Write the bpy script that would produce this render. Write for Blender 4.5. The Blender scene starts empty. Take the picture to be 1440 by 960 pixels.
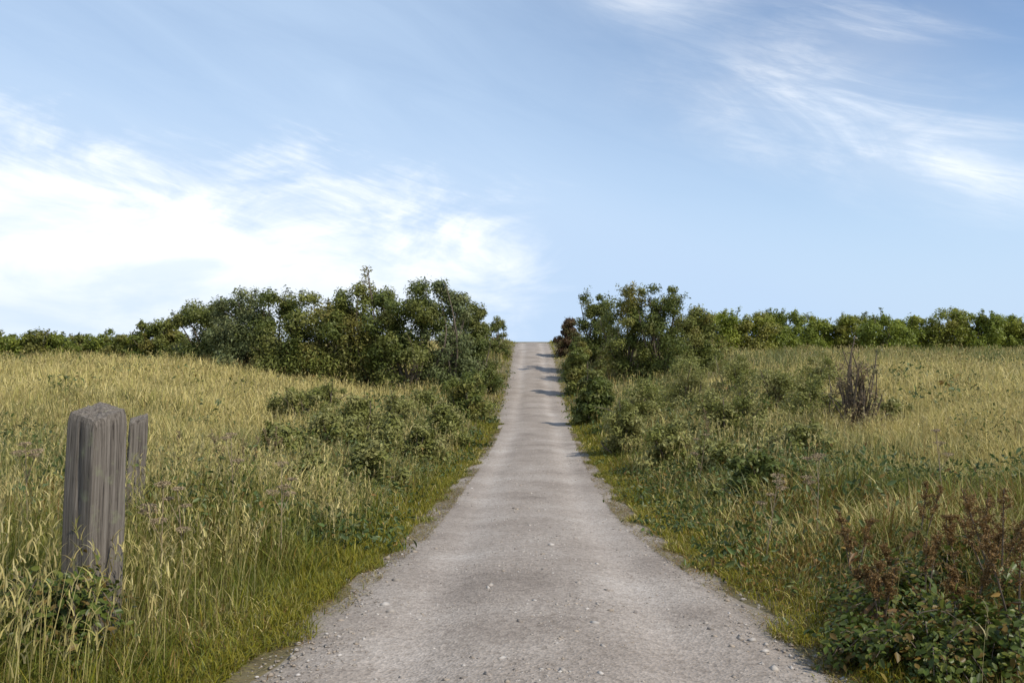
import bpy, math, random
import numpy as np
from mathutils import Vector, noise
R = math.radians
rng = np.random.default_rng(7)
random.seed(7)
S = bpy.context.scene
COL = S.collection
EYE = 1.62
F = 1120.0            # focal length in photo pixels (28 mm)

# ------------------------------------------------------------------ helpers
def tag(o, label=None, cat=None, group=None, kind=None):
    if label: o["label"] = label
    if cat: o["category"] = cat
    if group: o["group"] = group
    if kind: o["kind"] = kind
    return o

def empty(name, loc, rz=0.0):
    o = bpy.data.objects.new(name, None)
    o.empty_display_size = .2
    o.location = loc; o.rotation_euler = (0, 0, rz)
    COL.objects.link(o)
    return o

def mesh_obj(name, V, Fq, mat, parent=None, smooth=False, tint=None, nper=None):
    """V (n,3) array; Fq list of faces or (m,k) array"""
    me = bpy.data.meshes.new(name)
    V = np.asarray(V, dtype=np.float32)
    if isinstance(Fq, np.ndarray):
        k = Fq.shape[1]; m = Fq.shape[0]
        me.vertices.add(len(V)); me.vertices.foreach_set('co', V.ravel())
        me.loops.add(m*k); me.loops.foreach_set('vertex_index', Fq.astype(np.int32).ravel())
        me.polygons.add(m)
        me.polygons.foreach_set('loop_start', np.arange(0, m*k, k, dtype=np.int32))
        me.update(calc_edges=True)
    else:
        me.from_pydata([tuple(v) for v in V], [], [tuple(f) for f in Fq])
    if tint is not None:
        a = me.attributes.new('tint', 'FLOAT_COLOR', 'POINT')
        t = np.asarray(tint, dtype=np.float32)
        a.data.foreach_set('color', t.ravel())
    if smooth:
        me.polygons.foreach_set('use_smooth', np.ones(len(me.polygons), dtype=bool))
    me.materials.append(mat)
    o = bpy.data.objects.new(name, me)
    COL.objects.link(o)
    if parent: o.parent = parent
    return o

def mat_new(name):
    m = bpy.data.materials.new(name); m.use_nodes = True
    nt = m.node_tree; nt.nodes.clear()
    out = nt.nodes.new('ShaderNodeOutputMaterial')
    return m, nt, out

def nd(nt, t, **kw):
    n = nt.nodes.new(t)
    for k, v in kw.items():
        if k.startswith('i_'): n.inputs[k[2:].replace('_', ' ')].default_value = v
        else: setattr(n, k, v)
    return n

def ramp(nt, fac, stops):
    r = nt.nodes.new('ShaderNodeValToRGB')
    e = r.color_ramp.elements
    while len(e) < len(stops): e.new(.5)
    for i, (p, c) in enumerate(stops):
        e[i].position = p; e[i].color = (*c, 1) if len(c) == 3 else c
    nt.links.new(fac, r.inputs[0])
    return r

def leaf_mat(name, trans=.35, rough=.55):
    m, nt, out = mat_new(name)
    at = nd(nt, 'ShaderNodeAttribute', attribute_name='tint')
    p = nd(nt, 'ShaderNodeBsdfPrincipled'); p.inputs['Roughness'].default_value = rough
    p.inputs['Specular IOR Level'].default_value = .25
    t = nd(nt, 'ShaderNodeBsdfTranslucent')
    mx = nd(nt, 'ShaderNodeMixShader'); mx.inputs[0].default_value = trans
    L = nt.links.new
    L(at.outputs['Color'], p.inputs['Base Color']); L(at.outputs['Color'], t.inputs['Color'])
    L(p.outputs[0], mx.inputs[1]); L(t.outputs[0], mx.inputs[2]); L(mx.outputs[0], out.inputs[0])
    return m

# ------------------------------------------------------------------ terrain
PD = np.array([-20, 0, 4, 8.8, 14.1, 20, 33, 42, 52, 62, 72, 90, 140, 300, 3000.])
PZ = np.array([.6, .25, 0, -.6, -.98, -1.2, -1.45, -1.0, .1, 1.15, 1.5, 1.3, .5, 0, 0.])
def prof(y):
    y = np.asarray(y, float)
    return (np.interp(y-3, PD, PZ)+np.interp(y-1, PD, PZ)+np.interp(y+1, PD, PZ)+np.interp(y+3, PD, PZ))/4
def road_x(y):
    y = np.asarray(y, float)
    return .12+.024*np.clip(y, -20, 200)-.13*np.exp(-((y-12)/7)**2)
def lump(x, y):
    return (.10*np.sin(x*.9+y*.37+1.3)*np.sin(y*.8-x*.21)+.06*np.sin(x*2.1-.7*y)*np.sin(y*1.7+.4*x+2))
def ground(x, y):
    x = np.asarray(x, float); y = np.asarray(y, float)
    u = np.abs(x-road_x(y))
    e = np.clip((u-1.35)/2.2, 0, 1); e = e*e*(3-2*e)
    far = np.clip((u-2)/16, 0, 1); far = far*far*(3-2*far)
    flat = np.interp(y, [-20, 0, 30, 60, 90, 150, 3000], [.6, .5, .0, .45, .9, .6, 0.])
    z = prof(y)*(1-far)+flat*far
    return z+e*(.16+lump(x, y))
def road_z(x, y):
    u = (x-road_x(y))
    return prof(y)+.004+.05*(1-np.clip(u/1.5, -1, 1)**2)-.04*np.exp(-((np.abs(u)-.74)/.26)**2)

def grid(gx, gy, zf):
    X, Y = np.meshgrid(gx, gy)
    V = np.stack([X, Y, zf(X, Y)], -1).reshape(-1, 3)
    nx, ny = len(gx), len(gy)
    i = np.arange(ny-1)[:, None]*nx+np.arange(nx-1)[None, :]
    return V, np.stack([i, i+1, i+nx+1, i+nx], -1).reshape(-1, 4)
gx = np.concatenate([-np.geomspace(1500, 12, 50), np.linspace(-11.5, 11.5, 170), np.geomspace(12, 1500, 50)])
gy = np.concatenate([-np.geomspace(400, 16, 12), np.linspace(-15, 75, 300), np.geomspace(76, 3000, 70)])

m_soil, nt, out = mat_new('meadow_soil'); L = nt.links.new
p = nd(nt, 'ShaderNodeBsdfPrincipled'); p.inputs['Roughness'].default_value = .95
tc = nd(nt, 'ShaderNodeTexCoord')
n1 = nd(nt, 'ShaderNodeTexNoise', i_Scale=.35, i_Detail=9.0); n1.inputs['Roughness'].default_value = .65
n2 = nd(nt, 'ShaderNodeTexNoise', i_Scale=25.0, i_Detail=5.0)
L(tc.outputs['Object'], n1.inputs['Vector']); L(tc.outputs['Object'], n2.inputs['Vector'])
r = ramp(nt, n1.outputs['Fac'], [(.3, (.075, .06, .028)), (.5, (.13, .105, .045)), (.7, (.21, .165, .08))])
bp = nd(nt, 'ShaderNodeBump', i_Strength=.8, i_Distance=.04); L(n2.outputs['Fac'], bp.inputs['Height']); L(bp.outputs[0], p.inputs['Normal'])
L(r.outputs[0], p.inputs['Base Color']); L(p.outputs[0], out.inputs[0])
V, Q = grid(gx, gy, lambda X, Y: ground(X, Y)-np.where(np.abs(X-road_x(Y)) < 1.3, .1, 0))
tag(mesh_obj('ground', V, Q, m_soil, smooth=True), kind='structure')

# compacted gravel, paler along the two wheel tracks, with soil towards the sides
m_grav, nt, out = mat_new('gravel_path'); L = nt.links.new
p = nd(nt, 'ShaderNodeBsdfPrincipled'); p.inputs['Roughness'].default_value = .92
tc = nd(nt, 'ShaderNodeTexCoord')
at = nd(nt, 'ShaderNodeAttribute', attribute_name='tint')
n1 = nd(nt, 'ShaderNodeTexNoise', i_Scale=.9, i_Detail=9.0); n1.inputs['Roughness'].default_value = .62
n2 = nd(nt, 'ShaderNodeTexVoronoi', i_Scale=55.0)
n3 = nd(nt, 'ShaderNodeTexNoise', i_Scale=17.0, i_Detail=7.0); n3.inputs['Roughness'].default_value = .7
n4 = nd(nt, 'ShaderNodeTexVoronoi', i_Scale=21.0)
for n in (n1, n2, n3, n4): L(tc.outputs['Object'], n.inputs['Vector'])
r1 = ramp(nt, n1.outputs['Fac'], [(.3, (.195, .163, .136)), (.48, (.27, .232, .198)), (.7, (.335, .298, .263))])
r2 = ramp(nt, n2.outputs['Color'], [(0, (.62, .60, .58)), (.5, (.98, .98, .98)), (1, (1.3, 1.29, 1.28))])
mm = nd(nt, 'ShaderNodeMix', data_type='RGBA', blend_type='MULTIPLY'); mm.inputs[0].default_value = .75
L(r1.outputs[0], mm.inputs[6]); L(r2.outputs[0], mm.inputs[7])
r3 = ramp(nt, n3.outputs['Fac'], [(.32, (.6, .57, .53)), (.5, (1, 1, 1)), (.7, (1.1, 1.1, 1.1))])
mm2 = nd(nt, 'ShaderNodeMix', data_type='RGBA', blend_type='MULTIPLY'); mm2.inputs[0].default_value = .8
L(mm.outputs[2], mm2.inputs[6]); L(r3.outputs[0], mm2.inputs[7])
mm3 = nd(nt, 'ShaderNodeMix', data_type='RGBA', blend_type='MIX'); mm3.inputs[7].default_value = (.15, .125, .075, 1)
ad = nd(nt, 'ShaderNodeMath', operation='MULTIPLY_ADD'); L(n3.outputs['Fac'], ad.inputs[0]); ad.inputs[1].default_value = 1.6; ad.inputs[2].default_value = -1.35
sp = nd(nt, 'ShaderNodeSeparateColor'); L(at.outputs['Color'], sp.inputs[0])
a2 = nd(nt, 'ShaderNodeMath', operation='MULTIPLY_ADD', use_clamp=True); L(sp.outputs[0], a2.inputs[0]); a2.inputs[1].default_value = 1.7; L(ad.outputs[0], a2.inputs[2])
mt = nd(nt, 'ShaderNodeMix', data_type='RGBA', blend_type='MULTIPLY'); mt.inputs[0].default_value = 1
tn = nd(nt, 'ShaderNodeMath', operation='MULTIPLY_ADD', use_clamp=True); L(n3.outputs['Fac'], tn.inputs[0]); tn.inputs[1].default_value = .9; tn.inputs[2].default_value = -.42
tm = nd(nt, 'ShaderNodeMath', operation='ADD', use_clamp=True); L(sp.outputs[1], tm.inputs[0]); L(tn.outputs[0], tm.inputs[1])
rt = ramp(nt, tm.outputs[0], [(0, (.93, .915, .90)), (1, (1.15, 1.15, 1.155))])
L(mm2.outputs[2], mt.inputs[6]); L(rt.outputs[0], mt.inputs[7])
L(a2.outputs[0], mm3.inputs[0]); L(mt.outputs[2], mm3.inputs[6])
L(mm3.outputs[2], p.inputs['Base Color'])
b = nd(nt, 'ShaderNodeBump', i_Strength=.55, i_Distance=.012); L(n2.outputs['Distance'], b.inputs['Height'])
b2 = nd(nt, 'ShaderNodeBump', i_Strength=.35, i_Distance=.02); L(n3.outputs['Fac'], b2.inputs['Height']); L(b.outputs[0], b2.inputs['Normal'])
L(b2.outputs[0], p.inputs['Normal']); L(p.outputs[0], out.inputs[0])
us = np.linspace(-1.9, 1.9, 54); ys = np.concatenate([np.linspace(-8, 80, 420), np.linspace(81, 160, 40)])
U, Y = np.meshgrid(us, ys)
X = U+road_x(Y)
edge = np.clip((np.abs(U)-1.05)/.7, 0, 1)
track = np.exp(-((np.abs(U+.06*np.sin(Y*.4))-.72)/.22)**2)
V = np.stack([X, Y, road_z(X, Y)-.02*edge*np.sin(Y*2.1+X)**2], -1).reshape(-1, 3)
i = np.arange(len(ys)-1)[:, None]*len(us)+np.arange(len(us)-1)[None, :]
Q = np.stack([i, i+1, i+len(us)+1, i+len(us)], -1).reshape(-1, 4)
E = edge.reshape(-1, 1); G_ = track.reshape(-1, 1); T = np.concatenate([E, G_, E, np.ones_like(E)], 1)
tag(mesh_obj('path', V, Q, m_grav, smooth=True, tint=T), kind='structure')

# loose stones
m_stone, nt, out = mat_new('loose_stone'); L = nt.links.new
at = nd(nt, 'ShaderNodeAttribute', attribute_name='tint'); p = nd(nt, 'ShaderNodeBsdfPrincipled'); p.inputs['Roughness'].default_value = .85
L(at.outputs['Color'], p.inputs['Base Color']); L(p.outputs[0], out.inputs[0])
n = 24000
y = rng.uniform(1.4, 4.9, n)**2; u = np.clip(rng.normal(0, 1, n), -2.2, 2.2)*.62
k = rng.random(n) < .5; u = np.where(k, np.sign(u)*(1.25+rng.normal(0, .22, n)), u)
k = rng.random(n) < .12; u = np.where(k, rng.normal(0, .2, n), u)
sz = rng.lognormal(-5.15, .62, n).clip(.0025, .04)
kk = (np.sin(u*3.1+y*1.3)*np.sin(y*2.9-u*2)+.5*np.sin(y*7+u*5)+(np.abs(u) > 1.1)*.9 > rng.uniform(-1, 1.4, n)); y, u, sz = y[kk], u[kk], sz[kk]; n = len(y)
x = road_x(y)+u; z = np.maximum(road_z(x, y), ground(x, y)-.12)
z = np.maximum(road_z(x, y), np.where(np.abs(u) < 1.3, -9, ground(x, y)))-sz*.05
oct_ = np.array([[1, 0, 0], [0, 1, 0], [-1, 0, 0], [0, -1, 0], [.1, .1, .75], [0, 0, -.6], [.75, .7, .45], [-.7, -.7, .4]])
of = np.array([[0, 6, 4], [6, 1, 4], [1, 2, 4], [2, 7, 4], [7, 3, 4], [3, 0, 4], [0, 1, 6], [2, 3, 7], [1, 0, 5], [2, 1, 5], [3, 2, 5], [0, 3, 5]])
ang = rng.uniform(0, 6.283, n); ca, sa = np.cos(ang), np.sin(ang)
st = np.stack([np.ones(n), rng.uniform(.55, 1, n), rng.uniform(.45, .9, n)], -1)
P = oct_[None]*st[:, None]*sz[:, None, None]*rng.uniform(.85, 1.15, (n, 8, 1))
V = np.stack([P[..., 0]*ca[:, None]-P[..., 1]*sa[:, None]+x[:, None], P[..., 0]*sa[:, None]+P[..., 1]*ca[:, None]+y[:, None], P[..., 2]+z[:, None]], -1).reshape(-1, 3)
Q = (of[None]+np.arange(n)[:, None, None]*8).reshape(-1, 3)
c = np.array([[.27, .235, .20], [.32, .285, .25], [.20, .17, .145], [.28, .23, .18], [.38, .35, .32]])[rng.integers(0, 5, n)]*rng.uniform(.8, 1.15, (n, 1))
g = mesh_obj('loose_stones', V, Q, m_stone, tint=np.repeat(np.concatenate([c, np.ones((n, 1))], 1), 8, 0))
tag(g, 'small loose grey stones scattered over the gravel path', 'stones', kind='stuff')

# ------------------------------------------------------------------ meadow
m_grass = leaf_mat('grass_blades', .35, .5)
GREENS = np.array([[.135, .155, .022], [.17, .175, .028], [.11, .135, .02], [.20, .185, .035], [.15, .15, .032]])
GREYS = np.array([[.19, .205, .072], [.17, .19, .065], [.22, .215, .085], [.145, .165, .045], [.20, .19, .075]])
STRAWS = np.array([[.55, .46, .18], [.48, .41, .15], [.40, .36, .11], [.60, .51, .23], [.50, .40, .16]])
LIMES = np.array([[.20, .19, .012], [.23, .205, .02], [.17, .17, .012], [.25, .21, .025], [.19, .16, .02]])
BROWNS = np.array([[.18, .115, .03], [.24, .15, .04], [.14, .095, .025], [.20, .115, .035], [.17, .13, .03]])
def wav(x, y, k=0):
    return np.sin(x*.83+1.1*k+.31*y)*np.sin(y*.61+.7*k-.2*x)+.6*np.sin(x*2.3-1.3*y+k)*np.sin(y*1.9+.5*x-k)
def pick(x, y):
    """colour of the sward: straw in the far fields, grey green tall herbage either side, lime on the verge"""
    n = len(x); u = np.abs(x-road_x(y)); side = np.sign(x-road_x(y))
    w = wav(x, y); r_ = rng.random(n)
    w3 = np.sin(x*.47+y*.9+.6)*np.sin(y*.38-x*.7+2)+.5*np.sin(x*1.7+.6*y)*np.sin(1.2*y-x)
    straw = .16+.22*w+.22*w3
    straw = straw+np.where(side < 0, np.clip((y-15)/8, 0, 1)*np.clip((u-3.5)/4, 0, 1)*.85, 0)
    straw = straw+np.where(side < 0, .6*np.exp(-((x+4.3)/.9)**2-((y-10)/2.2)**2), 0)
    straw = straw+np.where(side < 0, .2*np.clip((y-8)/5, 0, 1)*np.clip((u-3)/2, 0, 1)-.22*(y < 9), 0)
    straw = straw+np.where(side > 0, np.clip((y-8)/6, 0, 1)*np.clip((u-5)/3, 0, 1)*(y < 40)*.9, 0)
    grey = np.where(side > 0, np.clip((y-8)/5, 0, 1)*np.clip((u-2.0)/1.0, 0, 1), np.clip((y-8)/5, 0, 1)*np.clip((u-1.8)/1, 0, 1))*.85
    lime = np.exp(-((u-1.55)/.35)**2)*.75
    brown = np.where((side > 0) & (y < 9), np.where(u > 2.0, .55, .28)+.22*wav(x, y, 2.), .12+.22*wav(x, y, 3.)-.1*w3)
    c = GREENS[rng.integers(0, 5, n)].copy()
    def put(m, A):
        k_ = rng.random(n) < m
        c[k_] = A[rng.integers(0, 5, n)][k_]
    put(grey, GREYS); put(brown, BROWNS); put(straw, STRAWS); put(lime, LIMES)
    return c*rng.uniform(.72, 1.25, (n, 1))
def scatter(n, y0, y1, per=14, spread=.09):
    m = n//per
    yc = rng.uniform(y0**.5, y1**.5, m)**2
    xc = rng.uniform(-1, 1, m)*(yc*.69+2.2)
    k = np.repeat(np.arange(m), per)
    rs = spread*(1+yc*.03)
    ox, oy = rng.normal(0, 1, len(k))*rs[k], rng.normal(0, 1, len(k))*rs[k]
    x, y = xc[k]+ox, yc[k]+oy
    hs = np.repeat(rng.uniform(.55, 1.3, m), per)
    u = np.abs(x-road_x(y))
    ed = 1.38+.26*np.clip((9-y)/5, 0, 1)+.13*np.exp(-((y-12)/6)**2)+.13*np.sin(y*2.3+x)+.09*np.sin(y*6.1)+.10*rng.normal(size=len(x))
    ok = (u > ed) & (y > .7)
    return x[ok], y[ok], hs[ok], ox[ok], oy[ok]
def strips(x, y, z, h, w, ang, ln, c, droop=1.0):
    n = len(x)
    dx, dy = np.cos(ang), np.sin(ang)
    fa = ang+np.pi/2+rng.normal(0, .7, n)
    wx, wy = np.cos(fa)*w, np.sin(fa)*w
    P = []
    for t, bnd, wf in ((-.04, 0, 1), (.4, .18, .9), (.78, .55, .62), (1, 1, .08)):
        zz = z+h*t-(ln**2*h*.28*bnd*droop)
        cx, cy = x+dx*ln*h*bnd, y+dy*ln*h*bnd
        P += [np.stack([cx-wx*wf, cy-wy*wf, zz], -1), np.stack([cx+wx*wf, cy+wy*wf, zz], -1)]
    V = np.stack(P, 1).reshape(-1, 3)
    i = np.arange(n)*8
    Q = np.concatenate([np.stack([i+2*j, i+2*j+1, i+2*j+3, i+2*j+2], -1) for j in range(3)])
    return V, Q, np.repeat(np.concatenate([c, np.ones((n, 1))], 1), 8, 0)
def verge(x, y):      # the sward is short and trodden beside the path
    u = np.abs(x-road_x(y))
    return np.clip(.13+(u-1.35)/1.9, .13, 1)
def join(parts):
    Vs, Qs, Ts, o0 = [], [], [], 0
    for V, Q, t in parts:
        Vs.append(V); Qs.append(Q+o0); Ts.append(t); o0 += len(V)
    return np.concatenate(Vs), np.concatenate(Qs), np.concatenate(Ts)
parts = []
for n, y0, y1, h, w, per, sp in ((170000, 1.0, 8, .36, .0028, 16, .07), (190000, 6.5, 22, .42, .006, 14, .10), (150000, 20, 60, .5, .014, 12, .2), (60000, 55, 130, .5, .035, 8, .4)):
    x, y, hs, ox, oy = scatter(n, y0, y1, per, sp)
    m = len(x)
    ang = np.arctan2(oy, ox)+rng.normal(0, .8, m)
    h_ = h*hs*rng.uniform(.5, 1.25, m)*verge(x, y)*(1+.3*wav(x*.6, y*.5, 6.))
    parts.append(strips(x, y, ground(x, y), h_, w*rng.uniform(.6, 1.4, m), ang, rng.uniform(.1, .95, m), pick(x, y)))
n = 130000
y = rng.uniform(1., 5.5, n)**2; u = 1.30+.26*np.clip((9-y)/5, 0, 1)+.13*np.exp(-((y-12)/6)**2)+np.abs(rng.normal(0, .45, n)); u -= .22*np.maximum(0, np.sin(y*1.7)*np.sin(y*4.1+1))
u *= np.where(rng.random(n) < .5, 1, -1); x = road_x(y)+u
k = wav(x*2.5, y*2.5, 5.) > rng.uniform(-1.2, .5, n); x, y = x[k], y[k]; n = len(x)
zt = np.maximum(ground(x, y), np.where(np.abs(x-road_x(y)) < 1.85, road_z(x, y)-.03, -9))
parts.append(strips(x, y, zt, rng.uniform(.025, .11, n), .0022+.00022*y, rng.uniform(0, 6.28, n), rng.uniform(.2, 1.6, n), pick(x, y)))
V, Q, T = join(parts)
n = 42000
y = rng.uniform(1.1, 5.2, n)**2; u = (1.28+.24*np.clip((9-y)/5, 0, 1)+np.abs(rng.normal(0, .28, n))-.16)*np.where(rng.random(n) < .5, 1, -1); x = road_x(y)+u
k = wav(x*2, y*2, 7.) > rng.uniform(-.9, .7, n); x, y, u = x[k], y[k], u[k]; n = len(x)
zt = np.maximum(ground(x, y), road_z(x, y))+.006
parts = [(V, Q, T), strips(x, y, zt, np.full(n, .012), .0018+.0002*y, rng.uniform(0, 6.28, n), rng.uniform(2, 8, n), np.concatenate([STRAWS*.55, BROWNS])[rng.integers(0, 10, n)]*rng.uniform(.6, 1.1, (n, 1)), .0)]
V, Q, T = join(parts)
tag(mesh_obj('meadow_grass', V, Q, m_grass, tint=T), 'tall green and straw coloured meadow grass on both sides of the path', 'grass', kind='stuff')

# flowering grass stalks with feathery heads
parts = []
for n, y0, y1, w in ((9000, 1.3, 9, .0016), (13000, 8, 30, .0035), (9000, 28, 60, .009)):
    x, y, hs, ox, oy = scatter(n, y0, y1, 5, .15)
    u = np.abs(x-road_x(y)); side = np.sign(x-road_x(y))
    k = (u > 1.9) & (wav(x*.5, y*.45, 4.)+.35*rng.normal(size=len(x)) > np.where(y > 15, -.35, np.where(y < 9, .3, .1))) & ~((side > 0) & (y < 7.5) & (rng.random(len(x)) < .88))
    x, y, hs = x[k], y[k], hs[k]; m = len(x)
    h_ = rng.uniform(.5, .85, m)*(.5+.5*verge(x, y)); ang = rng.normal(.4, 1.1, m); ln = rng.uniform(.05, .4, m)
    c = STRAWS[rng.integers(0, 5, m)]*rng.uniform(.6, 1.1, (m, 1))
    z = ground(x, y)
    parts.append(strips(x, y, z, h_, np.full(m, w), ang, ln, c, .3))
    tx, ty = x+np.cos(ang)*ln*h_, y+np.sin(ang)*ln*h_; tz = z+h_-(ln**2*h_*.084)
    for j in range(5):
        q = rng.uniform(.0, .16, m)
        parts.append(strips(tx-np.cos(ang)*ln*q, ty-np.sin(ang)*ln*q, tz-q, rng.uniform(.03, .07, m), np.full(m, w*2.4), rng.uniform(0, 6.28, m), rng.uniform(.3, 1.3, m), c*rng.uniform(.75, 1.05, (m, 1)), .4))
V, Q, T = join(parts)
tag(mesh_obj('grass_stalks', V, Q, m_grass, tint=T), 'pale feathery flowering grass stalks standing above the meadow', 'grass', kind='stuff')

# broad leaved herbs and brambly ground cover
m_leaf = leaf_mat('broad_leaves', .3, .42)
def leaves(P, N, s, asp, c):
    """six sided folded leaves at points P with normals N"""
    n = len(P)
    N = N/np.linalg.norm(N, axis=1)[:, None]
    a = np.cross(N, rng.normal(size=(n, 3))); a /= np.linalg.norm(a, axis=1)[:, None]
    b = np.cross(N, a); s = s[:, None]
    V = np.stack([P-a*s, P-a*s*.3+b*s*asp+N*s*.12, P+a*s*.4+b*s*asp*.8+N*s*.1, P+a*s*1.1-N*s*.25, P+a*s*.4-b*s*asp*.8+N*s*.1, P-a*s*.3-b*s*asp+N*s*.12], 1).reshape(-1, 3)
    i = np.arange(n)*6
    Q = np.concatenate([np.stack([i, i+1, i+2, i+3], -1), np.stack([i, i+3, i+4, i+5], -1)])
    return V, Q, np.repeat(np.concatenate([c, np.ones((n, 1))], 1), 6, 0)
parts = []
for n, y0, y1, s0, hh in ((42000, 1.5, 7.5, .020, .30), (60000, 7, 24, .032, .55), (40000, 20, 55, .06, .75)):
    x, y, hs, ox, oy = scatter(n, y0, y1, 40, .22)
    side = np.sign(x-road_x(y)); u = np.abs(x-road_x(y))
    k = (wav(x, y, 1.5)+np.where(side > 0, .35, .0)+np.where((y > 8) & (u < 6), .3, 0)+np.where((side < 0) & (y > 6) & (y < 13) & (u < 4.5), .45, 0)-np.where((u > 6) & (y > 14), .7, 0) > .15)
    x, y, hs, ox, oy, u, side = x[k], y[k], hs[k], ox[k], oy[k], u[k], side[k]; m = len(x)
    f = rng.random(m)**.7
    z = ground(x, y)+.01+hh*hs*f*verge(x, y)
    c = np.array([[.075, .115, .03], [.10, .13, .035], [.06, .09, .022], [.12, .135, .05], [.085, .12, .045]])[rng.integers(0, 5, m)]
    kb = rng.random(m) < np.where((side > 0) & (y < 7), .22+.2*wav(x, y, 2.), .05); c[kb] = BROWNS[rng.integers(0, 5, m)][kb]*1.1
    N = np.stack([ox*4+rng.normal(0, .5, m), oy*4+rng.normal(0, .5, m), np.full(m, .9)], -1)
    parts.append(leaves(np.stack([x, y, z], -1), N, s0*rng.uniform(.5, 1.5, m), .42, c*rng.uniform(.7, 1.25, (m, 1))))
V, Q, T = join(parts)
tag(mesh_obj('leafy_herbs', V, Q, m_leaf, tint=T), 'low leafy green herbs growing between the meadow grasses', 'herbs', kind='stuff')

# ------------------------------------------------------------------ shrubs and trees
m_crown = leaf_mat('shrub_leaves', .32, .5)
m_bark, nt, out = mat_new('bark')
p = nd(nt, 'ShaderNodeBsdfPrincipled'); p.inputs['Roughness'].default_value = .9
n1 = nd(nt, 'ShaderNodeTexNoise', i_Scale=9.0, i_Detail=6.0)
r = ramp(nt, n1.outputs['Fac'], [(.3, (.06, .045, .032)), (.7, (.16, .125, .09))])
nt.links.new(r.outputs[0], p.inputs['Base Color']); nt.links.new(p.outputs[0], out.inputs[0])

def tube(pts, rads, sides=6):
    V, Fc = [], []
    for q, (pt, rd) in enumerate(zip(pts, rads)):
        d = (pts[min(q+1, len(pts)-1)]-pts[max(q-1, 0)]); d = d/(np.linalg.norm(d)+1e-9)
        ref = np.array([1, 0, 0.]) if abs(d[0]) < .8 else np.array([0, 1, 0.])
        a = np.cross(d, ref); a /= np.linalg.norm(a); b = np.cross(d, a)
        for j in range(sides):
            an = j*2*math.pi/sides
            V.append(pt+rd*(math.cos(an)*a+math.sin(an)*b))
    for q in range(len(pts)-1):
        for j in range(sides):
            Fc.append((q*sides+j, q*sides+(j+1) % sides, (q+1)*sides+(j+1) % sides, (q+1)*sides+j))
    return V, Fc
def limb_set(rg, base, tips, r0, segs=5):
    V, Fc = [], []
    for tip in tips:
        pts = []
        b0 = base+np.append(rg.normal(0, r0*1.5, 2), 0)
        wob = rg.normal(0, .06, 3)*np.linalg.norm(tip-b0)
        for q in range(segs+1):
            f = q/segs
            pts.append(b0*(1-f)+tip*f+wob*math.sin(f*3.14)+np.array([0, 0, .12*np.linalg.norm(tip[:2]-b0[:2])*math.sin(f*3.14)]))
        v, f_ = tube(pts, [r0*(1-.85*q/segs)+.004 for q in range(segs+1)], 5)
        o0 = len(V); V += v; Fc += [tuple(a+o0 for a in f) for f in f_]
    return np.array(V), Fc
OLIVE = ((.152, .171, .037), (.183, .195, .046), (.122, .146, .034), (.207, .207, .055), (.177, .159, .037))
DARK = ((.106, .131, .030), (.131, .150, .035), (.150, .163, .040), (.094, .115, .025), (.163, .169, .045))
GREYG = ((.225, .225, .068), (.195, .20, .055), (.255, .245, .085), (.175, .185, .045))
GREYD = ((.131, .156, .062), (.150, .175, .069), (.112, .131, .050), (.175, .188, .075))
BROWN = ((.10, .06, .03), (.13, .085, .04), (.08, .05, .028), (.11, .09, .035))
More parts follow.
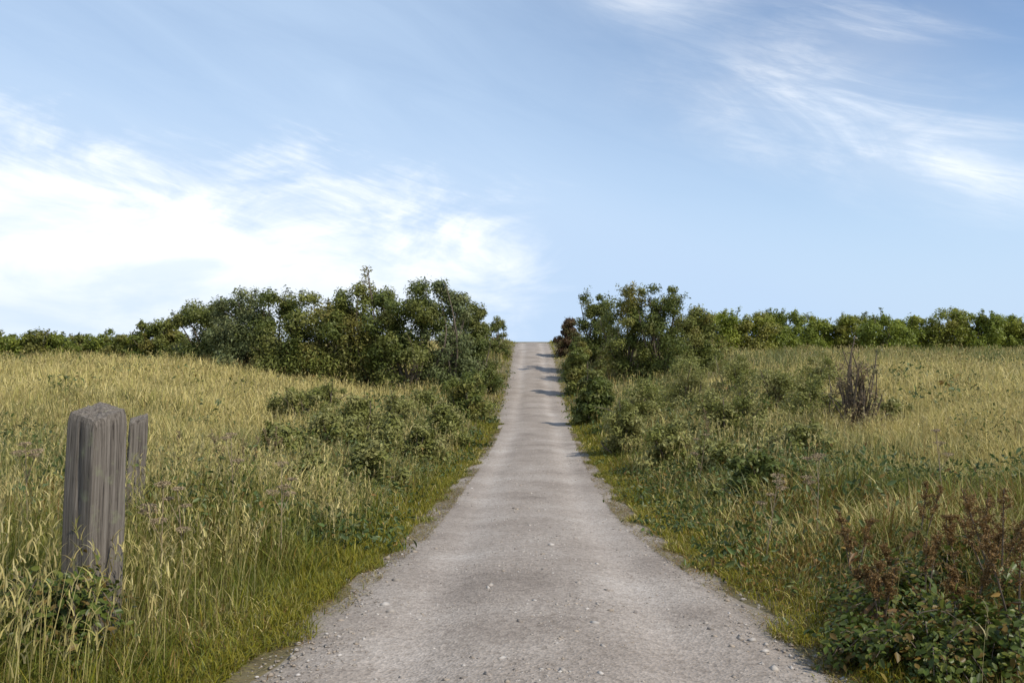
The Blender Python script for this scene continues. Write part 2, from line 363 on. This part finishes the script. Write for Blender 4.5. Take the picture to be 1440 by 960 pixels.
def shrub(name, x, y, w, h, label, cat, group=None, cols=OLIVE, n=11000, ls=.085, seed=0, low=.05, ragged=.22, nc=48, limbs=9):
    rg = np.random.default_rng(seed+11)
    z = float(ground(x, y))-.03
    t = empty(name, (x, y, z)); tag(t, label, cat, group)
    th = rg.uniform(0, 2*np.pi, nc); rr = rg.random(nc)**.6
    zz = low+(.95-low)*rg.random(nc)**1.15
    env = np.sqrt(np.clip(1-(zz*.93)**2.2, .05, 1))*rg.uniform(1-ragged*1.5, 1+ragged, nc)
    C = np.stack([np.cos(th)*rr*env*w*.44, np.sin(th)*rr*env*w*.44, zz*h*.86*rg.uniform(1-ragged*.6, 1+ragged*.45, nc)], -1)
    rad = rg.uniform(.12, .24, nc)*min(w, h*1.2)*.85*(1.15-.35*zz)
    # shoots standing out of the outline
    ns = nc//2
    ks = rg.integers(0, nc, ns); dr = rg.normal(size=(ns, 3)); dr[:, 2] = np.abs(dr[:, 2])+.5; dr /= np.linalg.norm(dr, axis=1)[:, None]
    tips = C[ks]+dr*(rad[ks]*rg.uniform(1.1, 1.7, ns))[:, None]
    k = rg.integers(0, nc, n); d = rg.normal(size=(n, 3)); d /= np.linalg.norm(d, axis=1)[:, None]
    fr = rg.random(n)**.55*(1+.18*np.sin(d[:, 0]*7+k)*np.sin(d[:, 2]*6+d[:, 1]*5+k*1.7))
    P = C[k]+d*(rad[k]*fr)[:, None]*np.array([1, 1, .8])
    m2 = n//7; k2 = rg.integers(0, ns, m2); f2 = rg.random(m2)[:, None]
    P2 = C[ks[k2]]*(1-f2)+tips[k2]*f2+rg.normal(0, .05, (m2, 3))*h*.4
    P = np.concatenate([P, P2]); d = np.concatenate([d, dr[k2]]); kk = np.concatenate([k, ks[k2]]); n = len(P)
    P[:, 2] = np.where(P[:, 2] < 0, rg.random(n)*.3*h, P[:, 2])
    N = d+rg.normal(0, .55, (n, 3))+np.array([0, 0, .35]); N /= np.linalg.norm(N, axis=1)[:, None]
    a = np.cross(N, rg.normal(size=(n, 3))); a /= np.linalg.norm(a, axis=1)[:, None]
    b = np.cross(N, a)
    s = ls*rg.uniform(.45, 1.35, n)[:, None]
    V = np.stack([P-a*s, P+b*s*.45, P+a*s*1.1, P-b*s*.45], 1).reshape(-1, 3)
    Q = (np.arange(n)*4)[:, None]+np.arange(4)[None]
    cc = np.array(cols); kc = rg.integers(0, len(cc), nc)
    c = cc[kc[kk]]*rg.uniform(.7, 1.3, (n, 1))
    mesh_obj('crown', V, Q, m_crown, parent=t, tint=np.repeat(np.concatenate([c, np.ones((n, 1))], 1), 4, 0))
    tp = np.concatenate([C[rg.integers(0, nc, limbs)], tips[:limbs]])
    SV, SF = limb_set(rg, np.array([0, 0, -.15]), tp, .011*h+.012)
    mesh_obj('trunk', SV, SF, m_bark, parent=t, smooth=True)
    return t
def px(xp, d): return (xp-720)*d/F
def topz(yp, d): return EYE+(480-yp)*d/F
ORD = ['first', 'second', 'third', 'fourth', 'fifth', 'sixth', 'seventh', 'eighth', 'ninth', 'tenth', 'eleventh', 'twelfth']
def place(xp, yp, d, w, **kw):
    """a shrub at distance d whose top reaches the height it has in the photograph"""
    x = px(xp, d); h = max(.6, 1.08*(topz(yp, d)-float(ground(x, d))))
    return shrub(kw.pop('name', 'shrub'), x, d, w, h, **kw)
# the dark thicket left of the path
rows = [(226, 448, 46, 3.8), (282, 416, 43, 4.2), (340, 402, 41, 4.6), (400, 398, 40, 4.8), (462, 394, 39, 4.6), (520, 390, 39, 4.6), (575, 380, 38, 4.4), (628, 390, 39, 3.6), (664, 416, 44, 2.9)]
for q, (xp, yp, d, w) in enumerate(rows):
    lab = ['lowest shrub at the far left end of the dark thicket left of the path'] + [None]*7 + ['small shrub at the path end of the dark thicket']
    place(xp, yp, d, w, label=lab[q] or ORD[q]+' shrub from the left in the dark thicket left of the path'+(', the tallest one' if q == 6 else ''), cat='shrub', group='shrubs of the dark thicket left of the path', cols=[OLIVE, DARK, GREYD, DARK, OLIVE][q % 5], ragged=.15, seed=q, n=20000, ls=.075)
# shrubs lining the path, left
rows = [(698, 442, 56, 2.3, DARK, 'dark shrub farthest up the left edge of the path near the crest'),
        (676, 462, 40, 2.4, DARK, 'dark green bush hugging the left path edge below the thicket'),
        (652, 520, 29, 2.0, OLIVE, 'olive bush on the left path edge in the dip, nearest the camera')]
for q, (xp, yp, d, w, cs, lb) in enumerate(rows):
    place(xp, yp, d, w, label=lb, cat='shrub', group='bushes along the left path edge', cols=cs, seed=40+q, n=11000, ls=.055)
# right of the path
rows = [(800, 440, 56, 2.0, BROWN, 'dark brown shrub at the crest on the right edge of the path'),
        (838, 402, 48, 3.2, DARK, 'tall dark bush closest to the path in the right thicket'),
        (884, 396, 44, 3.8, OLIVE, 'tallest olive bush in the middle of the right thicket'),
        (930, 396, 43, 3.6, DARK, 'rounded dark bush third from the path in the right thicket'),
        (976, 424, 45, 3.6, OLIVE, 'lower olive bush at the outer end of the right thicket'),
        (812, 476, 40, 1.9, OLIVE, 'small yellowish bush hugging the right path edge on the slope'),
        (836, 520, 28, 1.7, DARK, 'low dark bush on the right path edge in the dip')]
for q, (xp, yp, d, w, cs, lb) in enumerate(rows):
    place(xp, yp, d, w, label=lb, cat='shrub', group='bushes right of the path', cols=cs, seed=60+q, n=18000, ls=.07, nc=64)
# grey green willow scrub in the meadow right of the path
rows = [(905, 526, 24, 2.2), (968, 506, 29, 2.8), (1020, 548, 19, 2.0), (1088, 512, 25, 2.6), (1072, 636, 10.2, 1.25), (1146, 530, 21, 2.2), (940, 592, 15.5, 1.4),
        (882, 560, 19, 1.3), (1030, 500, 33, 2.8), (1120, 590, 14.5, 1.5), (1012, 612, 13, 1.2), (1160, 500, 30, 2.6), (1254, 560, 20, 1.4)]
lbs = ['grey green scrub bush second from the right path edge in the dip', 'broad grey green scrub bush in front of the right thicket', 'low grey green scrub bush in the middle of the right meadow',
       'broad grey green scrub bush left of the dead brown shrub, behind a lower one', 'small dark looking scrub bush nearest the camera in the right meadow', 'grey green scrub bush touching the left side of the dead brown shrub', 'little grey green bush at the right verge halfway down the slope',
       'narrow grey green bush right on the path verge in the dip', 'farthest scrub bush left of centre in the right meadow', 'low scrub bush in front of the dead brown shrub', 'small scrub bush between the little verge bush and the nearest one', 'farthest scrub bush directly behind the dead brown shrub', 'low scrub bush on the right side of the dead brown shrub']
for q, (xp, yp, d, w) in enumerate(rows):
    place(xp, yp, d, w, label=lbs[q], cat='shrub', group='grey green scrub in the right meadow', cols=DARK if q == 4 else GREYG, seed=200+q, n=9000, ls=.042, ragged=.32)
rows = [(420, 545, 22, 2.2), (500, 560, 19, 1.6), (560, 552, 22, 2.0), (440, 640, 11, 1.1), (600, 548, 26, 1.8), (468, 572, 17, 1.7), (538, 586, 17, 1.6), (590, 590, 17, 1.3), (455, 538, 26, 2.2), (515, 620, 12.5, 1.2), (395, 596, 14.5, 1.2), (628, 570, 21, 1.5)]
lbs = ['grey green scrub bush farthest left in the left meadow', 'low grey green scrub bush in the middle of the left meadow', 'round grey green scrub bush below the dark thicket', 'small grey green bush nearest the camera in the left meadow', 'grey green scrub bush behind the round one, close to the left path edge', 'low scrub bush at the front left of the left scrub patch', 'low scrub bush at the front middle of the left scrub patch', 'small scrub bush at the front right of the left scrub patch', 'scrub bush at the back left of the left scrub patch, under the thicket', 'small low scrub bush second nearest the camera in the left meadow', 'little scrub bush standing in straw grass apart from the left scrub patch', 'small scrub bush touching the left path verge in the dip']
for q, (xp, yp, d, w) in enumerate(rows):
    place(xp, yp, d, w, label=lbs[q], cat='shrub', group='grey green scrub in the left meadow', cols=GREYG, seed=240+q, n=8000, ls=.042, ragged=.34)
# dead brown shrub
place(1206, 490, 19, 1.8, name='dead_shrub', label='dead brown shrub standing in the straw grass right of the path', cat='shrub', cols=((.22, .16, .09), (.18, .135, .07), (.26, .20, .11), (.17, .16, .07)), seed=131, n=3400, ls=.032, ragged=.35, nc=60, limbs=44)
# hedges at the far sides
for q in range(10):
    xp = -40+q*31+random.uniform(-6, 6)
    place(xp, random.uniform(457, 472), 47+random.uniform(-2, 2), 2.5, name='hedge_bush', label=ORD[q]+' bush from the left in the far hedge behind the left straw field', cat='hedge bush', group='bushes of the far left hedge', cols=[((.16, .19, .03), (.185, .205, .03), (.13, .16, .025)), ((.15, .16, .03), (.12, .14, .03), (.17, .165, .04))][q*5 % 2], seed=150+q, n=8000, ls=.07)
for q in range(11):
    xp = 1010+q*46+random.uniform(-8, 8)
    place(xp, random.choice([434, 440, 431, 441, 436]), 66+random.uniform(-3, 3), 5.4, name='hedge_bush', label=ORD[q]+' bush from the left in the far hedge beyond the right meadow', cat='hedge bush', group='bushes of the far right hedge', cols=[((.20, .235, .03), (.23, .25, .035), (.17, .205, .025)), ((.22, .23, .04), (.19, .21, .03), (.24, .23, .05)), ((.17, .205, .03), (.20, .235, .03), (.145, .18, .028))][q*7 % 3], ragged=.12, seed=170+q, n=15000, ls=.10)

# ------------------------------------------------------------------ tall single plants
def dock(loc, h, seed, label, group, rust=True):
    rg = np.random.default_rng(seed)
    t = empty('dock_plant', loc); tag(t, label, 'wild plant', group)
    nst = rg.integers(2, 5)
    cs = np.array([[.19, .105, .035], [.23, .14, .05], [.15, .085, .03], [.22, .15, .06]]) if rust else np.array([[.27, .20, .10], [.21, .16, .08], [.32, .25, .14]])
    for j in range(nst):
        an = rg.uniform(0, 6.28); ln = rg.uniform(.05, .35)*h; hh = h*rg.uniform(.65, 1.0)
        top = np.array([math.cos(an)*ln, math.sin(an)*ln, hh])
        pts = [np.array([0, 0, -.05])*(1-f)+top*f+np.array([0, 0, .04*math.sin(f*3.1)]) for f in np.linspace(0, 1, 6)]
        v, f_ = tube(pts, [.007-.0045*f for f in np.linspace(0, 1, 6)], 5)
        st = mesh_obj('stem', np.array(v), f_, m_bark, parent=t, smooth=True)
        # side sprays off the upper half of the stem
        HP = []
        for q in range(9):
            f0 = rg.uniform(.5, .97); d_ = rg.normal(size=3)*np.array([1, 1, .4])+np.array([0, 0, .9]); d_ /= np.linalg.norm(d_)
            ll = h*.165*(1.15-f0)*rg.uniform(.6, 1.3)+.02
            mm_ = 70; g_ = np.linspace(0, 1, mm_)[:, None]
            HP.append(top*f0+np.array([0, 0, .04*math.sin(f0*3.1)])+d_*ll*g_+rg.normal(0, .007, (mm_, 3)))
        g_ = rg.uniform(.5, 1.0, 130)[:, None]; HP.append(top*g_+np.array([0, 0, .04])*np.sin(g_*3.1)+rg.normal(0, .008, (130, 3)))
        P = np.concatenate(HP); m = len(P)
        c = cs[rg.integers(0, len(cs), m)]*rg.uniform(.7, 1.25, (m, 1))
        V, Q, T = leaves(P, rg.normal(size=(m, 3)), .0052*rg.uniform(.5, 1.5, m), .7, c)
        mesh_obj('seed_head', V, Q, m_crown, parent=st, tint=T)
    m = 16; an = rg.uniform(0, 6.28, m); rr = rg.uniform(.03, .2, m)*h
    P = np.stack([np.cos(an)*rr, np.sin(an)*rr, rg.uniform(.05, .4, m)*h], -1)
    N = np.stack([np.cos(an)*.6, np.sin(an)*.6, np.full(m, .8)], -1)
    c = np.array([[.09, .12, .03], [.12, .13, .035], [.16, .09, .035]])[rg.integers(0, 3, m)]
    V, Q, T = leaves(P, N, rg.uniform(.07, .15, m)*h, .3, c)
    mesh_obj('foliage', V, Q, m_leaf, parent=t, tint=T)
    return t
def gpt(xp, d): x = px(xp, d); return (x, d, float(ground(x, d)))
spots = [(1262, 5.3, .42), (1340, 5.5, .5), (1395, 5.2, .55), (1225, 5.1, .36), (1238, 4.6, .5), (1300, 4.9, .62), (1352, 4.3, .55), (1408, 4.9, .8), (1432, 4.2, .75), (1200, 5.8, .55), (1290, 6.2, .7), (1380, 6.0, .72)]
nm = ['small rusty dock just behind the lower right bramble clump', 'bushy rusty dock in the middle of the lower right clump', 'rusty dock close to the right frame edge behind the tall pair', 'smallest rusty dock at the left side of the lower right clump', 'rust brown dock nearest the path at the lower right', 'short rusty dock in front of the lower right clump', 'rusty dock between two taller ones at the lower right', 'tall rusty dock at the right frame edge, the farther one',
      'tall rusty dock at the right frame edge, the nearer one', 'rusty dock at the back left of the lower right clump', 'rusty dock at the back middle of the lower right clump', 'rusty dock at the back right of the lower right clump']
for q, (xp, d, h) in enumerate(spots):
    dock(gpt(xp, d), h, 300+q, nm[q], 'rusty docks at the lower right')
spots = [(318, 9.2, .95), (345, 9.8, 1.0), (390, 14, 1.0), (250, 12, 1.0), (1000, 17, 1.1), (1050, 20, 1.1)]
nm = ['faded brown dock left of its twin in the left meadow', 'faded brown dock right of its twin in the left meadow', 'faded brown dock farther back in the left meadow', 'faded brown dock standing alone in straw grass on the left',
      'faded brown dock beside the grey green scrub on the right', 'faded brown dock farthest back among the scrub on the right']
for q, (xp, d, h) in enumerate(spots):
    dock(gpt(xp, d), h, 330+q, nm[q], 'faded docks in the meadow', rust=False)

def umbel(loc, h, seed, label, group):
    """dried umbellifer: ribbed stem, side stalks, each ending in a flat plate of seeds on fine rays"""
    rg = np.random.default_rng(seed)
    t = empty('dried_umbel', loc); tag(t, label, 'wild plant', group)
    lean = rg.normal(0, .09, 2)*h
    top = np.array([lean[0], lean[1], h])
    ends = [(np.array([0, 0, -.05]), top, .006)]
    for j in range(rg.integers(2, 5)):
        f = rg.uniform(.4, .75); an = rg.uniform(0, 6.28); l_ = h*rg.uniform(.14, .26)
        b_ = top*f; ends.append((b_, b_+np.array([math.cos(an)*l_*.6, math.sin(an)*l_*.6, l_]), .0035))
    for (p0, p1, r0) in ends:
        pts = [p0*(1-f)+p1*f for f in np.linspace(0, 1, 5)]
        v, f_ = tube(pts, [r0*(1-.5*f) for f in np.linspace(0, 1, 5)], 5)
        st = mesh_obj('stem', np.array(v), f_, m_straw, parent=t, smooth=True)
        R_ = rg.uniform(.035, .07); SV, SF = [], []; tint = []
        for k in range(16):
            a_ = k*2.4; rr = R_*math.sqrt((k+.6)/16)
            q = p1+np.array([math.cos(a_)*rr, math.sin(a_)*rr, R_*(.75-.25*(rr/R_)**2)])
            v, f_ = tube([p1, q], [.0013, .0009], 3)
            o0 = len(SV); SV += v; SF += [tuple(i_+o0 for i_ in f) for f in f_]
            for _ in range(9):
                c_ = q+rg.normal(0, .006, 3)*np.array([1, 1, .4]); a1 = rg.normal(size=3)*.004; a2 = rg.normal(size=3)*.004
                o0 = len(SV); SV += [c_-a1, c_+a2, c_+a1, c_-a2]; SF.append((o0, o0+1, o0+2, o0+3))
        mesh_obj('seed_head', np.array(SV), SF, m_straw, parent=st)
m_straw, nt, out = mat_new('dry_stalk')
p = nd(nt, 'ShaderNodeBsdfPrincipled'); p.inputs['Roughness'].default_value = .85
n1 = nd(nt, 'ShaderNodeTexNoise', i_Scale=30.0, i_Detail=4.0)
r = ramp(nt, n1.outputs['Fac'], [(.3, (.17, .12, .07)), (.7, (.33, .26, .16))])
nt.links.new(r.outputs[0], p.inputs['Base Color']); nt.links.new(p.outputs[0], out.inputs[0])
spots = [(225, 5.4, .78), (262, 5.9, .7), (395, 6.8, .85), (330, 7.6, .95), (40, 6.6, .85), (1075, 6.9, .75), (1148, 7.4, .85), (1330, 8.5, .95), (980, 12, .9)]
nm = ['dried umbel just right of the thick wooden post, the nearer of two', 'dried umbel right of the thick wooden post, the farther of two', 'dried umbel closest to the left path edge', 'tallest dried umbel in the left meadow', 'dried umbel left of the posts near the left frame edge',
      'dried umbel closest to the right path edge in the foreground', 'dried umbel second from the right path edge in the foreground', 'dried umbel standing behind the rusty docks', 'dried umbel beside the low scrub in the right meadow']
UMBELS = [(gx_, nm[q], 500+q) for q, gx_ in enumerate(spots)]
for (xp, d, h), lb, sd in UMBELS:
    x = px(xp, d); umbel((x, d, float(ground(x, d))), h, sd, lb, 'dried umbels in the meadow')

# bramble mounds at the lower right and behind the post
def bramble(loc, w, h, seed, label, group):
    rg = np.random.default_rng(seed)
    t = empty('bramble', loc); tag(t, label, 'bramble', group)
    tips, SV, SF, LP, LN = [], [], [], [], []
    for j in range(18):
        an = rg.uniform(0, 6.28); ln = w*rg.uniform(.2, .6); hh = h*rg.uniform(.6, 1.15)
        fs = np.linspace(0, 1, 9)
        pts = [np.array([math.cos(an)*ln*f, math.sin(an)*ln*f, hh*math.sin(f*2.5)/.98]) for f in fs]
        v, f_ = tube(pts, [.005-.003*f for f in fs], 4)
        o0 = len(SV); SV += v; SF += [tuple(a+o0 for a in f) for f in f_]
        for f in np.linspace(.12, 1, 26):
            q = np.array([math.cos(an)*ln*f, math.sin(an)*ln*f, hh*math.sin(f*2.5)])
            for _ in range(4):
                LP.append(q+rg.normal(0, .035, 3)+np.array([0, 0, -.01])); LN.append(np.array([math.cos(an)*.4, math.sin(an)*.4, .8])+rg.normal(0, .4, 3))
    mesh_obj('stem', np.array(SV), SF, m_bark, parent=t, smooth=True)
    P = np.array(LP); m = len(P); P[:, 2] = np.maximum(P[:, 2], .02)
    c = np.array([[.07, .10, .016], [.09, .115, .02], [.055, .08, .014], [.11, .125, .022], [.14, .095, .025]])[rg.integers(0, 5, m)]*rg.uniform(.75, 1.25, (m, 1))
    V, Q, T = leaves(P, np.array(LN), .019*rg.uniform(.5, 1.5, m), .6, c)
    mesh_obj('foliage', V, Q, m_leaf, parent=t, tint=T)
for q, (xp, d, w, h, lb) in enumerate([(1310, 3.95, .8, .20, 'dark green bramble nearest the camera at the bottom right'), (1410, 3.9, .9, .30, 'dark green bramble cut by the bottom right corner'),
                                       (1220, 4.2, .5, .16, 'low bramble beside the path at the bottom right'), (1418, 5.6, .9, .28, 'leafy bramble behind the rusty docks on the right edge'),
                                       (78, 4.12, .7, .42, 'dark bramble at the foot of the grey wooden post'), (48, 3.9, .6, .22, 'small bramble left of the post at the left frame edge'), (1255, 4.9, .8, .22, 'low bramble under the short rusty dock at the lower right'), (1330, 5.2, .9, .24, 'bramble between the dock clump and the meadow at the lower right')]):
    bramble(gpt(xp, d), w, h, 400+q, lb, 'brambles in the foreground')

# ------------------------------------------------------------------ posts
m_wood, nt, out = mat_new('weathered_wood'); L = nt.links.new
p = nd(nt, 'ShaderNodeBsdfPrincipled'); p.inputs['Roughness'].default_value = .88
tc = nd(nt, 'ShaderNodeTexCoord'); mp = nd(nt, 'ShaderNodeMapping'); mp.inputs['Scale'].default_value = (75, 75, 2.2)
n1 = nd(nt, 'ShaderNodeTexNoise', i_Scale=1.0, i_Detail=9.0); n1.inputs['Roughness'].default_value = .65; n1.inputs['Distortion'].default_value = .8
n2 = nd(nt, 'ShaderNodeTexNoise', i_Scale=7.0, i_Detail=8.0); n2.inputs['Roughness'].default_value = .7
L(tc.outputs['Object'], mp.inputs[0]); L(mp.outputs[0], n1.inputs['Vector']); L(tc.outputs['Object'], n2.inputs['Vector'])
r = ramp(nt, n1.outputs['Fac'], [(.33, (.018, .014, .011)), (.42, (.085, .07, .056)), (.56, (.155, .133, .11)), (.75, (.25, .22, .19))])
r2 = ramp(nt, n2.outputs['Fac'], [(.56, (0, 0, 0)), (.66, (1, 1, 1))])
mx = nd(nt, 'ShaderNodeMix', data_type='RGBA', blend_type='MIX'); mx.inputs[7].default_value = (.20, .21, .12, 1)
mf = nd(nt, 'ShaderNodeMath', operation='MULTIPLY'); L(r2.outputs[0], mf.inputs[0]); mf.inputs[1].default_value = .5
L(mf.outputs[0], mx.inputs[0]); L(r.outputs[0], mx.inputs[6]); L(mx.outputs[2], p.inputs['Base Color'])
b = nd(nt, 'ShaderNodeBump', i_Strength=1.0, i_Distance=.012); L(n1.outputs['Fac'], b.inputs['Height']); L(b.outputs[0], p.inputs['Normal'])
L(p.outputs[0], out.inputs[0])
def post(loc, s, h, rz, tilt, seed, label):
    """square sawn post, worn corners, drying cracks and a split, sloping top"""
    rg = np.random.default_rng(seed)
    ns, nz = 14, 46
    ring = []
    for sd in range(4):
        for j in range(ns):
            f = j/ns*2-1
            x_, y_ = [(f, -1), (1, f), (-f, 1), (-1, -f)][sd]
            m_ = (abs(x_)**16+abs(y_)**16)**(1/16)
            ring.append((x_/m_, y_/m_))
    n = len(ring); ph = rg.uniform(0, 6.28, 12)
    cr = [(rg.integers(0, n), rg.uniform(.25, .9), rg.uniform(.25, .6)) for _ in range(9)]
    V, Fc = [], []
    for q in range(nz+1):
        f = q/nz
        for j, (a_, b_) in enumerate(ring):
            k = s/2*(1+.02*math.sin(5*f+ph[0])+.012*noise.noise((a_*2, b_*2, f*7+seed)))
            for (cj, c0, cl) in cr:
                dj = min((j-cj) % n, (cj-j) % n)
                if dj <= 1 and abs(f-c0) < cl/2:
                    k -= (.014 if dj == 0 else .003)*(1-abs(f-c0)/(cl/2))**.5
            wr = max(0, f-.93)/.07
            k *= 1-.10*wr**3
            z = -.25+(h+.25)*f
            if f > .9:
                z += ((.025*a_+.018*b_)+.012*noise.noise((a_*4, b_*4, seed*1.0)))*(f-.9)/.1
            V.append((a_*k, b_*k, z))
    for q in range(nz):
        for j in range(n):
            Fc.append((q*n+j, q*n+(j+1) % n, (q+1)*n+(j+1) % n, (q+1)*n+j))
    base = nz*n; o0 = base
    for rr in (.72, .42, .15):
        st = len(V)
        for j, (a_, b_) in enumerate(ring):
            V.append((a_*s/2*rr, b_*s/2*rr, h+.025*a_*rr+.018*b_*rr+.015*noise.noise((a_*rr*6, b_*rr*6, seed+3.))-.012*(rr < .3)))
        for j in range(n):
            Fc.append((o0+j, o0+(j+1) % n, st+(j+1) % n, st+j))
        o0 = st
    Fc.append(tuple(range(o0, o0+n)))
    o = mesh_obj('fence_post', np.array(V), Fc, m_wood)
    o.location = loc; o.rotation_euler = (R(tilt[0]), R(tilt[1]), R(rz)); o['group'] = 'wooden fence posts left of the path'
    return tag(o, label, 'post')
d = 4.45; x0 = px(126, d); z0 = float(ground(x0, d))
post((x0, d, z0), .225, topz(578, d)-z0, 66, (1.0, 1.6), 5, 'thick weathered grey wooden post in the foreground left of the path')
d = 7.6; x0 = px(186, d); z0 = float(ground(x0, d))
post((x0, d, z0), .17, topz(588, d)-z0, 25, (-2, 3), 9, 'thinner brown grey post leaning behind the foreground post')
# ------------------------------------------------------------------ camera, light, sky
cam = bpy.data.cameras.new('camera'); co = bpy.data.objects.new('camera', cam); COL.objects.link(co)
cam.lens = 28; cam.sensor_width = 36; cam.clip_end = 5000; cam.clip_start = .05
co.location = (0, 0, EYE); co.rotation_euler = (R(90), 0, 0)
S.camera = co
SUN_EL, SUN_AZ = 46, 122       # azimuth from +Y towards +X
su = bpy.data.lights.new('sun', 'SUN'); so = bpy.data.objects.new('sun', su); COL.objects.link(so)
su.energy = 3.8; su.angle = R(.6); su.color = (1, .93, .80)
dirv = Vector((math.sin(R(SUN_AZ))*math.cos(R(SUN_EL)), math.cos(R(SUN_AZ))*math.cos(R(SUN_EL)), math.sin(R(SUN_EL))))
so.rotation_euler = dirv.to_track_quat('Z', 'Y').to_euler()
W = bpy.data.worlds.new('World'); S.world = W; W.use_nodes = True
nt = W.node_tree; nt.nodes.clear(); L = nt.links.new
out = nt.nodes.new('ShaderNodeOutputWorld'); bg = nt.nodes.new('ShaderNodeBackground')
sky = nt.nodes.new('ShaderNodeTexSky'); sky.sky_type = 'NISHITA'; sky.sun_disc = False
sky.sun_elevation = R(SUN_EL); sky.sun_rotation = R(SUN_AZ); sky.air_density = 1.0; sky.dust_density = .3; sky.ozone_density = 3.2
bg.inputs[1].default_value = .121
tc = nt.nodes.new('ShaderNodeTexCoord'); sx = nt.nodes.new('ShaderNodeSeparateXYZ'); L(tc.outputs['Generated'], sx.inputs[0])
def M(op, a, b=None, c=None, clamp=False):
    n = nt.nodes.new('ShaderNodeMath'); n.operation = op; n.use_clamp = clamp
    for i, v in enumerate((a, b, c)):
        if v is None: continue
        if isinstance(v, (int, float)): n.inputs[i].default_value = v
        else: L(v, n.inputs[i])
    return n.outputs[0]
def step(v, lo, hi):
    n = nt.nodes.new('ShaderNodeMapRange'); n.interpolation_type = 'SMOOTHSTEP'
    L(v, n.inputs[0]); n.inputs[1].default_value = lo; n.inputs[2].default_value = hi
    return n.outputs[0]
az = M('ARCTAN2', sx.outputs[0], sx.outputs[1]); el = M('ARCSINE', sx.outputs[2])
def vec(a, b, c=0.):
    n = nt.nodes.new('ShaderNodeCombineXYZ')
    for i, v in enumerate((a, b, c)):
        if isinstance(v, (int, float)): n.inputs[i].default_value = v
        else: L(v, n.inputs[i])
    return n.outputs[0]
def nz(v, scale, det, dist=0., rough=.55):
    n = nt.nodes.new('ShaderNodeTexNoise'); L(v, n.inputs['Vector'])
    n.inputs['Scale'].default_value = scale; n.inputs['Detail'].default_value = det; n.inputs['Distortion'].default_value = dist; n.inputs['Roughness'].default_value = rough
    return n.outputs['Fac']
tilt = M('MULTIPLY_ADD', az, .35, el)
wisp = nz(vec(M('MULTIPLY', az, 1.0), M('MULTIPLY', tilt, 4.2)), 3.2, 9, .9, .6)
puff = nz(vec(az, M('MULTIPLY', el, 2.2)), 6.5, 10, .5, .58)
fib = nz(vec(M('MULTIPLY', az, 1.3), M('MULTIPLY', M('MULTIPLY_ADD', az, .30, el), 9.0)), 7.0, 12, 1.4, .66)
def blob(a0, e0, ra, re, slope=0.):
    da = M('SUBTRACT', az, a0)
    de = M('SUBTRACT', M('MULTIPLY_ADD', da, -slope, el), e0)
    q = M('ADD', M('POWER', M('DIVIDE', da, ra), 2), M('POWER', M('DIVIDE', de, re), 2))
    return M('POWER', 2.718, M('MULTIPLY', q, -1))
# low bank of cloud on the left, sinking towards the path
etop = M('MULTIPLY_ADD', az, -.13, .140)
below = M('SUBTRACT', etop, el)
bank = M('MULTIPLY', step(M('MULTIPLY_ADD', M('SUBTRACT', puff, .5), .24, M('MULTIPLY_ADD', M('SUBTRACT', fib, .5), .10, below)), -.06, .06), step(M('MULTIPLY_ADD', M('SUBTRACT', puff, .5), -.35, az), .08, -.10))
bank = M('MULTIPLY', bank, M('MULTIPLY_ADD', step(el, .03, .11), .42, .50))
w2 = M('MULTIPLY', step(wisp, .36, .66), M('MULTIPLY_ADD', step(fib, .30, .62), .75, .35))
right = M('ADD', M('MULTIPLY', blob(.49, .20, .14, .045, -.25), .72), M('MULTIPLY', blob(.36, .275, .15, .055, -.1), .65))
right = M('ADD', right, M('MULTIPLY', blob(.20, .41, .10, .035, 0.), .6))
right = M('ADD', right, M('MULTIPLY', blob(.42, .34, .12, .05, 0.), .35))
right = M('MULTIPLY', right, M('MULTIPLY_ADD', w2, .70, .30))
other = M('MULTIPLY', step(M('ABSOLUTE', az), .75, 1.1), M('MULTIPLY', step(wisp, .5, .72), .7))
cov = M('ADD', M('ADD', bank, right), other, clamp=True)
cov = M('MULTIPLY', cov, step(sx.outputs[2], -.01, .01))
shade = step(puff, .35, .62)
cc = nt.nodes.new('ShaderNodeMix'); cc.data_type = 'RGBA'; L(shade, cc.inputs[0]); cc.inputs[6].default_value = (5.8, 6.4, 7.2, 1); cc.inputs[7].default_value = (7.6, 7.7, 7.8, 1)
mx = nt.nodes.new('ShaderNodeMix'); mx.data_type = 'RGBA'
thin = M('ADD', M('MULTIPLY', step(el, .36, .0), .95), M('MULTIPLY', step(az, .50, -.22), M('MULTIPLY_ADD', wisp, .5, .42)), clamp=True)
mv = nt.nodes.new('ShaderNodeMix'); mv.data_type = 'RGBA'; L(thin, mv.inputs[0]); L(sky.outputs[0], mv.inputs[6]); mv.inputs[7].default_value = (3.7, 4.8, 6.3, 1)
L(cov, mx.inputs[0]); L(mv.outputs[2], mx.inputs[6]); L(cc.outputs[2], mx.inputs[7])
L(mx.outputs[2], bg.inputs[0]); L(bg.outputs[0], out.inputs[0])
S.view_settings.view_transform = 'Standard'; S.view_settings.look = 'None'; S.view_settings.exposure = .35; S.view_settings.gamma = 1
S.render.engine = 'CYCLES'
S.cycles.use_denoising = True
